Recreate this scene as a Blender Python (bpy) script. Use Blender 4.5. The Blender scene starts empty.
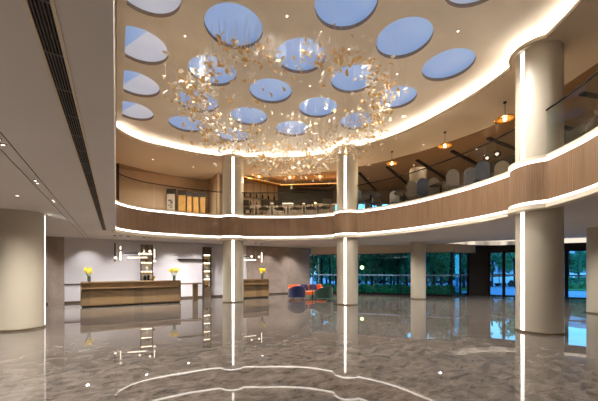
import bpy, bmesh, math, random
from mathutils import Vector, Matrix
random.seed(7)
PI = math.pi
scn = bpy.context.scene
COL = scn.collection
F_, HZ, CX = 300.0, 270.5, 299.0
TH = math.atan(183 / 300)
ST, CT = math.sin(TH), math.cos(TH)
EYE = 1.6

def P(px, py, z):
    """point of the hall at height z seen at a survey position"""
    s = (HZ - py) / (z - EYE); d = F_ / s; r = (px - CX) / s
    return Vector((d * ST + r * CT, d * CT - r * ST, z))
def PD(px, d, z=0.0):
    """point at distance d along the view axis, bearing px"""
    r = (px - CX) / F_ * d
    return Vector((d * ST + r * CT, d * CT - r * ST, z))

# ------------------------------------------------------------------ materials
def srgb(r, g, b):
    f = lambda c: (c / 255 / 12.92) if c / 255 <= .04045 else ((c / 255 + .055) / 1.055) ** 2.4
    return (f(r), f(g), f(b), 1)
MATS = {}
def mat(name, col, rough=.5, metal=0., spec=.5, emit=None, es=0., noise=0., nscale=6., bump=0., bscale=20., coat=0., sheen=0.):
    m = bpy.data.materials.new(name); m.use_nodes = True
    nt = m.node_tree; b = nt.nodes['Principled BSDF']
    c = srgb(*col)
    b.inputs['Base Color'].default_value = c
    b.inputs['Roughness'].default_value = rough; b.inputs['Metallic'].default_value = metal
    b.inputs['Specular IOR Level'].default_value = spec
    b.inputs['Coat Weight'].default_value = coat; b.inputs['Coat Roughness'].default_value = .08
    b.inputs['Sheen Weight'].default_value = sheen
    if emit:
        b.inputs['Emission Color'].default_value = srgb(*emit); b.inputs['Emission Strength'].default_value = es
    tc = nt.nodes.new('ShaderNodeTexCoord')
    if noise:
        n = nt.nodes.new('ShaderNodeTexNoise'); n.inputs['Scale'].default_value = nscale; n.inputs['Detail'].default_value = 6
        nt.links.new(tc.outputs['Object'], n.inputs['Vector'])
        r = nt.nodes.new('ShaderNodeValToRGB')
        r.color_ramp.elements[0].position = .3; r.color_ramp.elements[1].position = .7
        r.color_ramp.elements[0].color = tuple(x * (1 - noise) for x in c[:3]) + (1,)
        r.color_ramp.elements[1].color = tuple(min(1, x * (1 + noise)) for x in c[:3]) + (1,)
        nt.links.new(n.outputs['Fac'], r.inputs['Fac']); nt.links.new(r.outputs['Color'], b.inputs['Base Color'])
    if bump:
        n = nt.nodes.new('ShaderNodeTexNoise'); n.inputs['Scale'].default_value = bscale
        nt.links.new(tc.outputs['Object'], n.inputs['Vector'])
        bp = nt.nodes.new('ShaderNodeBump'); bp.inputs['Strength'].default_value = bump; bp.inputs['Distance'].default_value = .01
        nt.links.new(n.outputs['Fac'], bp.inputs['Height']); nt.links.new(bp.outputs['Normal'], b.inputs['Normal'])
    MATS[name] = m
    return m
def emis(name, col, s):
    m = bpy.data.materials.new(name); m.use_nodes = True
    nt = m.node_tree; nt.nodes.remove(nt.nodes['Principled BSDF'])
    e = nt.nodes.new('ShaderNodeEmission'); e.inputs['Color'].default_value = srgb(*col); e.inputs['Strength'].default_value = s
    nt.links.new(e.outputs[0], nt.nodes['Material Output'].inputs['Surface'])
    MATS[name] = m
    return m
def glass(name, tint, refl=.08, rough=.0):
    m = bpy.data.materials.new(name); m.use_nodes = True
    nt = m.node_tree; nt.nodes.remove(nt.nodes['Principled BSDF'])
    t = nt.nodes.new('ShaderNodeBsdfTransparent'); t.inputs['Color'].default_value = tint
    g = nt.nodes.new('ShaderNodeBsdfGlossy'); g.inputs['Roughness'].default_value = rough; g.inputs['Color'].default_value = (.9, .95, 1, 1)
    fr = nt.nodes.new('ShaderNodeFresnel'); fr.inputs['IOR'].default_value = 1.45
    mu = nt.nodes.new('ShaderNodeMath'); mu.operation = 'MULTIPLY'; mu.inputs[1].default_value = refl / .04 * .5
    nt.links.new(fr.outputs[0], mu.inputs[0])
    mx = nt.nodes.new('ShaderNodeMixShader')
    nt.links.new(mu.outputs[0], mx.inputs[0]); nt.links.new(t.outputs[0], mx.inputs[1]); nt.links.new(g.outputs[0], mx.inputs[2])
    nt.links.new(mx.outputs[0], nt.nodes['Material Output'].inputs['Surface'])
    MATS[name] = m
    return m

plaster = mat('plaster', (208, 192, 168), .75, bump=.05, bscale=60)
soffit_m = mat('soffit_paint', (220, 214, 210), .7, noise=.03, nscale=.7)
ceil_m = mat('ceiling_paint', (240, 230, 214), .7, noise=.04, nscale=1.5)
lip_m = mat('lip_paint', (222, 208, 186), .6)
col_m = mat('column_lacquer', (190, 180, 160), .42, noise=.02, nscale=2)
metal_ring = mat('base_metal', (150, 132, 108), .3, .8)
white_wall = mat('white_wall_fabric', (206, 202, 206), .7, bump=.05, bscale=80)
beige_wall = mat('beige_stone', (192, 164, 134), .5, noise=.06, nscale=3)
bronze_ceil = mat('bronze_ceiling', (164, 132, 98), .28, .45, noise=.08, nscale=1.2)
dark_wall = mat('dark_panel', (38, 32, 29), .45, noise=.15, nscale=4)
brown_wall = mat('brown_panel', (92, 74, 60), .45, noise=.1, nscale=4)
black = mat('black_metal', (22, 20, 19), .4, .6)
black_matt = mat('black_recess', (10, 10, 10), .8)
dark_frame = mat('bronze_frame', (48, 38, 32), .35, .7)
brass = mat('brass', (214, 150, 60), .22, .95)
gold = mat('gold_leaf', (232, 194, 130), .4, .15)
cream = mat('cream_porcelain', (252, 245, 230), .3, spec=.6)
wire_m = mat('steel_wire', (232, 224, 210), .6, .0)
stripe_lobby = emis('led_warm_white', (255, 245, 234), 3.6)
cove_led = emis('cove_led', (255, 242, 226), 52)
col_led = emis('column_led', (255, 246, 236), 4)
lamp_glow = emis('lamp_glow', (255, 236, 210), 3.5)
warm_glow = emis('warm_glow', (255, 190, 110), 10)
gold_glow = emis('gold_cove_led', (255, 184, 104), 4.5)
face_glow = emis('cove_face_glow', (255, 238, 216), .75)
dim_lamp = emis('downlight_lens', (255, 240, 220), 3)
orange = mat('orange_fabric', (240, 104, 22), .7, sheen=.3, noise=.05)
navy = mat('navy_fabric', (20, 34, 84), .7, sheen=.3, noise=.1)
green = mat('green_velvet', (8, 58, 44), .7, sheen=.4, noise=.1)
ivory = mat('ivory_upholstery', (112, 99, 86), .8, noise=.05)
grey_up = mat('grey_upholstery', (96, 92, 92), .8, noise=.08)
slate_up = mat('slate_upholstery', (58, 62, 74), .8, noise=.08)
yellow = mat('yellow_petals', (255, 226, 20), .6)
stem_g = mat('green_stem', (84, 120, 40), .6)
vase_g = glass('vase_glass', (.8, .9, .88, 1), .1)
rail_glass = glass('rail_glass', (.93, .96, .95, 1), .005)
win_glass = glass('window_glass', (.50, .86, .95, 1), .04)
frost = mat('frosted_band', (128, 170, 200), .5)
dark_wood = mat('dark_wood', (74, 56, 44), .5, noise=.15, nscale=5)
counter_top = mat('counter_top', (150, 122, 92), .25, .3)
bark = mat('bark', (62, 48, 40), .9, noise=.3, nscale=8, bump=.5)
leaf_a = mat('leaves_dark', (70, 132, 92), .7, noise=.3, nscale=3)
leaf_b = mat('leaves_mid', (104, 164, 100), .7, noise=.3, nscale=3)
lawn_m = mat('lawn', (70, 130, 50), .9, noise=.25, nscale=2)
pave_m = mat('pavement', (170, 178, 188), .7, noise=.1, nscale=1)
car_w = mat('car_white', (232, 236, 242), .25, coat=.5)
car_d = mat('car_maroon', (110, 36, 48), .25, coat=.5)
tyre = mat('tyre', (20, 20, 22), .8)
car_glass = mat('car_glass', (30, 40, 54), .1, .2)
tower_m = mat('tower_concrete', (150, 160, 176), .8)
tower_win = mat('tower_window', (60, 80, 110), .3)

def wood(name, a, b, pitch, rough=.4, rib=0.25, coat=0.):
    """ribbed timber: grain and ribs run up the surface (uses UV in metres)"""
    m = bpy.data.materials.new(name); m.use_nodes = True
    nt = m.node_tree; bs = nt.nodes['Principled BSDF']; L = nt.links.new
    uv = nt.nodes.new('ShaderNodeUVMap'); sp = nt.nodes.new('ShaderNodeSeparateXYZ'); L(uv.outputs[0], sp.inputs[0])
    mp = nt.nodes.new('ShaderNodeMapping'); mp.inputs['Scale'].default_value = (22, .8, 1); L(uv.outputs[0], mp.inputs[0])
    n = nt.nodes.new('ShaderNodeTexNoise'); n.inputs['Scale'].default_value = 1; n.inputs['Detail'].default_value = 4; L(mp.outputs[0], n.inputs['Vector'])
    r = nt.nodes.new('ShaderNodeValToRGB'); r.color_ramp.elements[0].position = .3; r.color_ramp.elements[1].position = .7
    r.color_ramp.elements[0].color = srgb(*a); r.color_ramp.elements[1].color = srgb(*b)
    L(n.outputs['Fac'], r.inputs[0])
    mu = nt.nodes.new('ShaderNodeMath'); mu.operation = 'MULTIPLY'; mu.inputs[1].default_value = 1 / pitch; L(sp.outputs[0], mu.inputs[0])
    fr = nt.nodes.new('ShaderNodeMath'); fr.operation = 'FRACT'; L(mu.outputs[0], fr.inputs[0])
    gt = nt.nodes.new('ShaderNodeMath'); gt.operation = 'LESS_THAN'; gt.inputs[1].default_value = .18; L(fr.outputs[0], gt.inputs[0])
    mm = nt.nodes.new('ShaderNodeMath'); mm.operation = 'MULTIPLY'; mm.inputs[1].default_value = rib; L(gt.outputs[0], mm.inputs[0])
    mx = nt.nodes.new('ShaderNodeMix'); mx.data_type = 'RGBA'
    mx.inputs['B'].default_value = tuple(x * .3 for x in srgb(*a)[:3]) + (1,)
    L(mm.outputs[0], mx.inputs['Factor']); L(r.outputs[0], mx.inputs['A']); L(mx.outputs['Result'], bs.inputs['Base Color'])
    bs.inputs['Roughness'].default_value = rough; bs.inputs['Coat Weight'].default_value = coat
    return m
band_wood = wood('ribbed_fascia_wood', (114, 84, 56), (134, 103, 74), .055, .45, .4)
desk_wood = wood('desk_bronze_wood', (116, 92, 60), (126, 101, 67), 2.05, .4, .3)

def marble(name, base, vein, scale=1., rough=.08, tile=None, bump=0., spec=.5, lo=.55, hi=1.3):
    m = bpy.data.materials.new(name); m.use_nodes = True
    nt = m.node_tree; bs = nt.nodes['Principled BSDF']; L = nt.links.new; N = nt.nodes.new
    tc = N('ShaderNodeTexCoord'); mp = N('ShaderNodeMapping'); mp.inputs['Scale'].default_value = (scale, scale * 1.6, scale); mp.inputs['Rotation'].default_value = (0, 0, .5)
    L(tc.outputs['Object'], mp.inputs[0])
    n1 = N('ShaderNodeTexNoise'); n1.inputs['Scale'].default_value = 1.3; n1.inputs['Detail'].default_value = 12; n1.inputs['Roughness'].default_value = .74; n1.inputs['Distortion'].default_value = .6
    L(mp.outputs[0], n1.inputs['Vector'])
    r = N('ShaderNodeValToRGB'); r.color_ramp.elements[0].position = .32; r.color_ramp.elements[1].position = .68
    c = srgb(*base); r.color_ramp.elements[0].color = tuple(x * lo for x in c[:3]) + (1,); r.color_ramp.elements[1].color = tuple(x * hi for x in c[:3]) + (1,)
    L(n1.outputs['Fac'], r.inputs[0])
    n2 = N('ShaderNodeTexNoise'); n2.inputs['Scale'].default_value = 1.7; n2.inputs['Detail'].default_value = 7; n2.inputs['Distortion'].default_value = 1.4
    L(mp.outputs[0], n2.inputs['Vector'])
    sb = N('ShaderNodeMath'); sb.operation = 'SUBTRACT'; sb.inputs[1].default_value = .5; L(n2.outputs['Fac'], sb.inputs[0])
    ab = N('ShaderNodeMath'); ab.operation = 'ABSOLUTE'; L(sb.outputs[0], ab.inputs[0])
    vr = N('ShaderNodeValToRGB'); vr.color_ramp.elements[0].position = 0; vr.color_ramp.elements[1].position = .006
    vr.color_ramp.elements[0].color = (.75, .75, .75, 1); vr.color_ramp.elements[1].color = (0, 0, 0, 1)
    L(ab.outputs[0], vr.inputs[0])
    n3 = N('ShaderNodeTexNoise'); n3.inputs['Scale'].default_value = 3; L(mp.outputs[0], n3.inputs['Vector'])
    m3 = N('ShaderNodeMath'); m3.operation = 'MULTIPLY'; L(vr.outputs[0], m3.inputs[0]); L(n3.outputs['Fac'], m3.inputs[1])
    mx = N('ShaderNodeMix'); mx.data_type = 'RGBA'; mx.inputs['B'].default_value = srgb(*vein)
    L(m3.outputs[0], mx.inputs['Factor']); L(r.outputs[0], mx.inputs['A'])
    out = mx.outputs['Result']
    if tile:
        br = N('ShaderNodeTexBrick'); br.offset = 0; br.inputs['Scale'].default_value = 1
        br.inputs['Brick Width'].default_value = tile; br.inputs['Row Height'].default_value = tile; br.inputs['Mortar Size'].default_value = .006
        br.inputs['Color1'].default_value = (1, 1, 1, 1); br.inputs['Color2'].default_value = (.9, .9, .9, 1); br.inputs['Mortar'].default_value = (.78, .77, .76, 1)
        L(tc.outputs['Object'], br.inputs['Vector'])
        mu = N('ShaderNodeMix'); mu.data_type = 'RGBA'; mu.blend_type = 'MULTIPLY'; mu.inputs['Factor'].default_value = 1
        L(out, mu.inputs['A']); L(br.outputs['Color'], mu.inputs['B']); out = mu.outputs['Result']
    L(out, bs.inputs['Base Color'])
    bs.inputs['Roughness'].default_value = rough; bs.inputs['Specular IOR Level'].default_value = spec
    if bump:
        nb = N('ShaderNodeTexNoise'); nb.inputs['Scale'].default_value = 1.3; nb.inputs['Detail'].default_value = 1
        L(tc.outputs['Object'], nb.inputs['Vector'])
        bp = N('ShaderNodeBump'); bp.inputs['Strength'].default_value = 1; bp.inputs['Distance'].default_value = bump
        L(nb.outputs['Fac'], bp.inputs['Height']); L(bp.outputs[0], bs.inputs['Normal'])
    return m
floor_m = marble('floor_marble', (101, 93, 86), (172, 162, 150), 2.6, .022, tile=1.2, bump=.0011, spec=.34, lo=.28, hi=1.75)
wall_marble = marble('wall_marble', (168, 156, 146), (184, 174, 166), .7, .3, tile=None, lo=.75)
wall_marble_d = marble('wall_marble_dark', (158, 142, 132), (160, 148, 140), .7, .3, lo=.75)

# ------------------------------------------------------------------ mesh helpers
def obj(name, bm, m, parent=None, smooth=False, bevel=0., autosm=False):
    me = bpy.data.meshes.new(name)
    bmesh.ops.recalc_face_normals(bm, faces=bm.faces) if not smooth == 'keep' else None
    bm.to_mesh(me); bm.free()
    o = bpy.data.objects.new(name, me); COL.objects.link(o)
    for mm in (m if isinstance(m, (list, tuple)) else [m]): me.materials.append(mm)
    if smooth: me.shade_smooth()
    if smooth and autosm:
        for e in me.edges: pass
    if parent: o.parent = parent
    if bevel:
        b = o.modifiers.new('bevel', 'BEVEL'); b.width = bevel; b.segments = 2; b.limit_method = 'ANGLE'
    return o
def tag(o, label=None, cat=None, group=None, kind=None):
    if label: o['label'] = label
    if cat: o['category'] = cat
    if group: o['group'] = group
    if kind: o['kind'] = kind
    return o
def thing(name, label, cat, loc=(0, 0, 0), rz=0., group=None):
    o = bpy.data.objects.new(name, None); COL.objects.link(o); o.location = loc; o.rotation_euler = (0, 0, rz)
    o.empty_display_size = .1
    return tag(o, label, cat, group)
def struct(name, bm, m, **k):
    o = obj(name, bm, m, **k); o['kind'] = 'structure'; return o
def NB(): return bmesh.new()
def bx(bm, c, s, rz=0., rx=0., ry=0.):
    M = Matrix.Translation(c) @ Matrix.Rotation(rz, 4, 'Z') @ Matrix.Rotation(ry, 4, 'Y') @ Matrix.Rotation(rx, 4, 'X') @ Matrix.Diagonal((s[0], s[1], s[2], 1))
    bmesh.ops.create_cube(bm, size=1, matrix=M); return bm
def cyl(bm, a, b, r, r2=None, n=16, cap=True):
    a, b = Vector(a), Vector(b); d = b - a
    M = Matrix.Translation((a + b) / 2) @ d.to_track_quat('Z', 'Y').to_matrix().to_4x4()
    bmesh.ops.create_cone(bm, cap_ends=cap, segments=n, radius1=r, radius2=r if r2 is None else r2, depth=d.length, matrix=M); return bm
def ball(bm, c, r, s=(1, 1, 1), u=16, v=10):
    M = Matrix.Translation(c) @ Matrix.Diagonal((s[0], s[1], s[2], 1))
    bmesh.ops.create_uvsphere(bm, u_segments=u, v_segments=v, radius=r, matrix=M); return bm
def lathe(bm, prof, n=32, c=(0, 0, 0), a0=0., a1=2 * PI):
    full = abs(a1 - a0 - 2 * PI) < 1e-6
    k = n if full else n + 1
    rows = [[bm.verts.new((c[0] + r * math.cos(a0 + (a1 - a0) * i / n), c[1] + r * math.sin(a0 + (a1 - a0) * i / n), c[2] + z)) for i in range(k)] for r, z in prof]
    for a, b in zip(rows, rows[1:]):
        for i in range(n):
            j = (i + 1) % k
            bm.faces.new((a[i], a[j], b[j], b[i]))
    return bm
def poly(bm, pts, z0, z1=None):
    v = [bm.verts.new((p[0], p[1], z0)) for p in pts]
    f = bm.faces.new(v)
    if z1 is not None:
        r = bmesh.ops.extrude_face_region(bm, geom=[f])
        for e in r['geom']:
            if isinstance(e, bmesh.types.BMVert): e.co.z = z1
    return bm
def wallseg(bm, a, b, z0, z1, t=.12, side=1):
    """vertical slab from a to b; thickness t goes to the left of a->b (side 1) or right"""
    a, b = Vector((a[0], a[1], 0)), Vector((b[0], b[1], 0)); d = (b - a); L = d.length; d.normalize()
    n = Vector((-d.y, d.x, 0)) * side
    c = (a + b) / 2 + n * t / 2; c.z = (z0 + z1) / 2
    return bx(bm, c, (L, t, z1 - z0), math.atan2(d.y, d.x))
def box_uv(o, mode='x'):
    me = o.data; uvl = me.uv_layers.new(name='UVMap')
    for p in me.polygons:
        for li in p.loop_indices:
            v = me.vertices[me.loops[li].vertex_index].co
            uvl.data[li].uv = (v.x if abs(p.normal.x) < .8 else v.y, v.z)

# ------------------------------------------------------------------ the atrium outline
COLS = {'right': (9.46, 3.44), 'middle': (9.41, 11.0), 'rear': (5.13, 14.9)}
ctrl = [(0, 12.9), (0, 13.9), (.3, 14.4), (.7, 14.75), (1.3, 15.0), (2.6, 15.08), (3.6, 15.05), (4.6, 14.85), (5.5, 14.4), (6.3, 13.95), (7.3, 13.35),
        (8.0, 12.8), (8.6, 12.1), (9.15, 11.2), (9.6, 10.2), (9.93, 9.2), (10.12, 8.0), (10.08, 6.7), (9.9, 5.4), (9.6, 4.4), (9.15, 3.45), (8.62, 2.62), (8.06, 1.97),
        (7.1, 1.2), (5.8, .6), (4.4, .3), (3.0, .2), (1.8, .25), (.9, .5), (.3, .95), (0, 1.6), (0, 2.4)]
def catmull(pts, n=10):
    out = []
    for i in range(1, len(pts) - 2):
        p0, p1, p2, p3 = [Vector(p) for p in pts[i - 1:i + 3]]
        for k in range(n):
            t = k / n
            out.append(.5 * ((2 * p1) + (p2 - p0) * t + (2 * p0 - 5 * p1 + 4 * p2 - p3) * t * t + (3 * p1 - p0 - 3 * p2 + p3) * t ** 3))
    out.append(Vector(pts[-2])); return out
base = catmull(ctrl)
Q = Vector((4.7, 8.0))
def ray_r(t):
    d = Vector((math.cos(t), math.sin(t))); best = 99
    m = len(base)
    for i in range(m):
        a, b = base[i], base[(i + 1) % m]
        e = b - a; den = d.x * e.y - d.y * e.x
        if abs(den) < 1e-9: continue
        w = a - Q
        s = (w.x * e.y - w.y * e.x) / den; u = (w.x * d.y - w.y * d.x) / den
        if s > 0 and -1e-6 <= u <= 1 + 1e-6: best = min(best, s)
    return best
NP = 900
path = []
BR = .63
for i in range(NP):
    t = 2 * PI * i / NP; d = Vector((math.cos(t), math.sin(t))); r = ray_r(t)
    for cx, cy in COLS.values():
        w = Vector((cx, cy)) - Q; al = w.dot(d); h2 = w.length_squared - al * al
        if al > 0 and h2 < BR * BR:
            r = min(r, al - math.sqrt(BR * BR - h2))
    path.append(Q + d * r)
# outward normals, lightly smoothed
norms = []
for i in range(NP):
    e = path[(i + 1) % NP] - path[i - 1]; n = Vector((e.y, -e.x)).normalized(); norms.append(n)
def is_straight(i): return abs(path[i].x) < .004 and 1.7 < path[i].y < 13.8
arc = [0.]
for i in range(NP): arc.append(arc[-1] + (path[(i + 1) % NP] - path[i]).length)
def sweep(prof, idx=None, closed=True, curve=None, smoothn=True):
    """sweep a (offset, z) profile along the outline; UV = metres"""
    pts, nn = (path, norms) if curve is None else curve
    idx = list(range(len(pts))) if idx is None else idx
    bm = NB(); uvl = bm.loops.layers.uv.new('UVMap')
    rows = []
    for i in idx:
        i %= len(pts)
        p, n = pts[i], nn[i]
        rows.append([bm.verts.new((p.x + n.x * o, p.y + n.y * o, z)) for o, z in prof])
    vv = [0.]
    for (o1, z1), (o2, z2) in zip(prof, prof[1:]): vv.append(vv[-1] + math.hypot(o2 - o1, z2 - z1))
    K = len(rows)
    u = 0.
    for k in range(K if closed else K - 1):
        a, b = rows[k], rows[(k + 1) % K]
        du = (pts[idx[(k + 1) % K] % len(pts)] - pts[idx[k] % len(pts)]).length
        for j in range(len(prof) - 1):
            f = bm.faces.new((a[j], b[j], b[j + 1], a[j + 1]))
            for l, uu in zip(f.loops, ((u, vv[j]), (u + du, vv[j]), (u + du, vv[j + 1]), (u, vv[j + 1]))): l[uvl].uv = uu
        u += du
    return bm
# indices of the curved (balcony) run, in order, starting after the straight side
st = [i for i in range(NP) if is_straight(i)]
i0 = max(st); 
curved = []
k = (i0 + 1) % NP
while not is_straight(k): curved.append(k); k = (k + 1) % NP
curved = [st[-1]] + curved + [k]

# ------------------------------------------------------------------ room shell
ZS, ZF, ZR, ZC = 3.2, 4.40, 7.26, 7.52
bm = NB(); poly(bm, [(-14, -6), (25.5, -6), (23.6, 5.25), (20.65, 10.3), (19.7, 11.1), (17.75, 11.0), (12.1, 17.9), (12.1, 20.4), (-14, 20.4)], -.2, 0)
floor_o = struct('floor', bm, floor_m)
def poly_hit(p, pts):
    d = (p - Q).normalized(); best = 0
    for a, b in zip(pts, pts[1:] + pts[:1]):
        a, b = Vector(a), Vector(b); e = b - a; den = d.x * e.y - d.y * e.x
        if abs(den) < 1e-9: continue
        w = a - Q; s = (w.x * e.y - w.y * e.x) / den; u = (w.x * d.y - w.y * d.x) / den
        if s > 0 and -1e-6 <= u <= 1 + 1e-6: best = max(best, s)
    return Q + d * best
LOW = [(-14, -6), (25.5, -6), (23.7, 5.3), (20.75, 10.4), (19.7, 11.25), (17.85, 11.1), (12.2, 18.0), (12.2, 20.4), (-14, 20.4)]
UPP = [(-.3, -1.6), (10.6, -1.6), (12.8, .3), (14.6, 2.5), (15.8, 4.7), (16.8, 6.5), (16.9, 8.2), (17.6, 9.5), (17.7, 12.3), (16.5, 14.8), (13, 16.8), (9.4, 18.2), (5.2, 18.3), (5.2, 19.45), (-.3, 19.45)]
def rect_hit(p, x0, x1, y0, y1):
    d = (p - Q); s = 99
    if d.x > 1e-9: s = min(s, (x1 - Q.x) / d.x)
    if d.x < -1e-9: s = min(s, (x0 - Q.x) / d.x)
    if d.y > 1e-9: s = min(s, (y1 - Q.y) / d.y)
    if d.y < -1e-9: s = min(s, (y0 - Q.y) / d.y)
    return Q + d * s
def plate(inner, outer, z0, z1):
    """flat ring between two outlines with equal point count, z0 underside, z1 top"""
    bm = NB(); n = len(inner)
    A = [bm.verts.new((p.x, p.y, z0)) for p in inner]; B = [bm.verts.new((p.x, p.y, z0)) for p in outer]
    C = [bm.verts.new((p.x, p.y, z1)) for p in inner]; D = [bm.verts.new((p.x, p.y, z1)) for p in outer]
    for i in range(n):
        j = (i + 1) % n
        bm.faces.new((A[i], A[j], B[j], B[i])); bm.faces.new((C[i], D[i], D[j], C[j]))
        bm.faces.new((A[i], C[i], C[j], A[j])); bm.faces.new((B[i], B[j], D[j], D[i]))
    return bm
# lower soffit: everything round the atrium opening at 3.2 m
in_s = [p + n * .10 for p, n in zip(path, norms)]
in_s = [Vector((-.015, p.y)) if is_straight(i) else Vector((max(p.x, -.015), p.y)) for i, p in enumerate(in_s)]
out_s = [poly_hit(p, LOW) for p in path]
struct('ceiling_lobby', plate(in_s, out_s, ZS, ZS + .25), soffit_m)
# mezzanine floor
up_in = [p + n * .12 for p, n in zip(path, norms)]
out_up = [poly_hit(p, UPP) for p in path]
struct('floor_mezzanine', plate(up_in, out_up, ZF - .5, ZF), wall_marble_d)
# rim soffit (pale) up to the arc boundary, bronze ceiling beyond
def bound(p):
    t = math.atan2(p.y - Q.y, p.x - Q.x)
    d = Vector((math.cos(t), math.sin(t)))
    return Q + d * BOUND(t)
bpts = [(-60, 9.0), (-40, 8.4), (-30.7, 8.22), (-12.5, 8.07), (-1.2, 7.82), (16.2, 7.7), (33, 7.85), (52, 8.3), (70, 9.0), (84, 9.4), (90, 11), (100, 11.4), (130, 11.5), (180, 11.5)]
def BOUND(t):
    a = math.degrees(t)
    if a < -60 or a > 180: return 10.0
    for (a0, r0), (a1, r1) in zip(bpts, bpts[1:]):
        if a0 <= a <= a1:
            f = (a - a0) / (a1 - a0); return r0 + (r1 - r0) * f
    return 10
out_b = []
for i, p in enumerate(path):
    q = bound(p)
    lim = poly_hit(p, UPP)
    if (lim - Q).length < (q - Q).length: q = lim
    out_b.append(q)
struct('ceiling_mezzanine', plate([p + n * .02 for p, n in zip(path, norms)], out_b, ZR, ZR + .03), plaster)
struct('ceiling_bronze', plate([q - (q - Q).normalized() * .01 for q in out_b], [poly_hit(p, UPP) if (poly_hit(p, UPP) - Q).length > (o - Q).length else o + (o - Q).normalized() * .02 for p, o in zip(path, out_b)], ZR - .02, ZR + .02), bronze_ceil)
# straight left side of the atrium: wall above the soffit
bm = NB(); bx(bm, (-.115, 7.2, (ZS + .24 + ZC + .4) / 2), (.2, 13.6, ZC + .4 - ZS - .24))
struct('wall_left', bm, plaster)

# main ceiling with round openings ---------------------------------
GX = [.54, 2.46, 4.38, 6.30, 8.20]; GY = [3.26, 5.17, 7.08, 8.98, 10.88, 12.76]
HR = .70
have = {(0, 1), (0, 2), (0, 3), (0, 4), (0, 5), (1, 1), (1, 2), (1, 3), (1, 4), (1, 5), (2, 0), (2, 1), (2, 2), (2, 3), (2, 4), (2, 5),
        (3, 0), (3, 1), (3, 2), (3, 3), (3, 4), (4, 1), (4, 2), (4, 3)}
xe = [GX[0] - .96] + [(a + b) / 2 for a, b in zip(GX, GX[1:])] + [GX[-1] + .96, 11.2]
ye = [-1.0] + [GY[0] - .95] + [(a + b) / 2 for a, b in zip(GY, GY[1:])] + [GY[-1] + .96, 16.3]
CUT = .2
def rin(t, cx):
    r = HR
    if cx - HR < CUT and math.cos(t) < 0: r = min(r, (cx - CUT) / -math.cos(t))
    return r
bm = NB()
SEG = 64
for i in range(len(xe) - 1):
    for j in range(len(ye) - 1):
        x0, x1, y0, y1 = xe[i], xe[i + 1], ye[j], ye[j + 1]
        if (i, j - 1) in have:
            cx, cy = GX[i], GY[j - 1]
            A, B = [], []
            for k in range(SEG):
                t = 2 * PI * k / SEG; c, s = math.cos(t), math.sin(t)
                m = min(((x1 - cx) / c if c > 1e-9 else 99), ((x0 - cx) / c if c < -1e-9 else 99), ((y1 - cy) / s if s > 1e-9 else 99), ((y0 - cy) / s if s < -1e-9 else 99))
                r = rin(t, cx)
                A.append(bm.verts.new((cx + c * r, cy + s * r, ZC))); B.append(bm.verts.new((cx + c * m, cy + s * m, ZC)))
            for k in range(SEG):
                bm.faces.new((A[k], A[(k + 1) % SEG], B[(k + 1) % SEG], B[k]))
            # corner gaps
            for (ccx, ccy) in ((x1, y1), (x0, y1), (x0, y0), (x1, y0)):
                tt = math.atan2(ccy - cy, ccx - cx) % (2 * PI); kk = int(tt / (2 * PI) * SEG)
                a, b = B[kk], B[(kk + 1) % SEG]
                try:
                    if (a.co - b.co).length > 1e-6: bm.faces.new((a, b, bm.verts.new((ccx, ccy, ZC))))
                except Exception: pass
        else:
            bm.faces.new([bm.verts.new(v) for v in ((x0, y0, ZC), (x1, y0, ZC), (x1, y1, ZC), (x0, y1, ZC))])
# slab above
bx(bm, (5.3, 7.6, ZC + .62), (12.6, 18, .2))
struct('ceiling_atrium', bm, ceil_m)
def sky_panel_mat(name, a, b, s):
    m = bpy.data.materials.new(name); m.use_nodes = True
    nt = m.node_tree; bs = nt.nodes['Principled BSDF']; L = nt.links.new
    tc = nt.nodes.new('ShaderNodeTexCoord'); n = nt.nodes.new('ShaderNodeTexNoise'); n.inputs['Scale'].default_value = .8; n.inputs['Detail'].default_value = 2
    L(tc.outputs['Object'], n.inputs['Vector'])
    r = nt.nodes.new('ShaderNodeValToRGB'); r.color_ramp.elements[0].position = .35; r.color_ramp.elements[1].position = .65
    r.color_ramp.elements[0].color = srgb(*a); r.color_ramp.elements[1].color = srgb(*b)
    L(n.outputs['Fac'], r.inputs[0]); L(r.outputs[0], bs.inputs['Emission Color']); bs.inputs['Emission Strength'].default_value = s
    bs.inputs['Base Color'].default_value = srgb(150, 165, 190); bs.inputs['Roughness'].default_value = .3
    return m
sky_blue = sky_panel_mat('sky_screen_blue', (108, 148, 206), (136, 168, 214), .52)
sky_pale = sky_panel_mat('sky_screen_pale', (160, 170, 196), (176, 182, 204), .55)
sky_refl = sky_panel_mat('sky_screen_reflection', (186, 184, 198), (200, 198, 208), .5)
ring_m = mat('opening_ring', (158, 136, 112), .6)
orow = ['first', 'second', 'third', 'fourth', 'fifth', 'sixth']; ocol = ['first', 'second', 'third', 'fourth', 'fifth']
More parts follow.
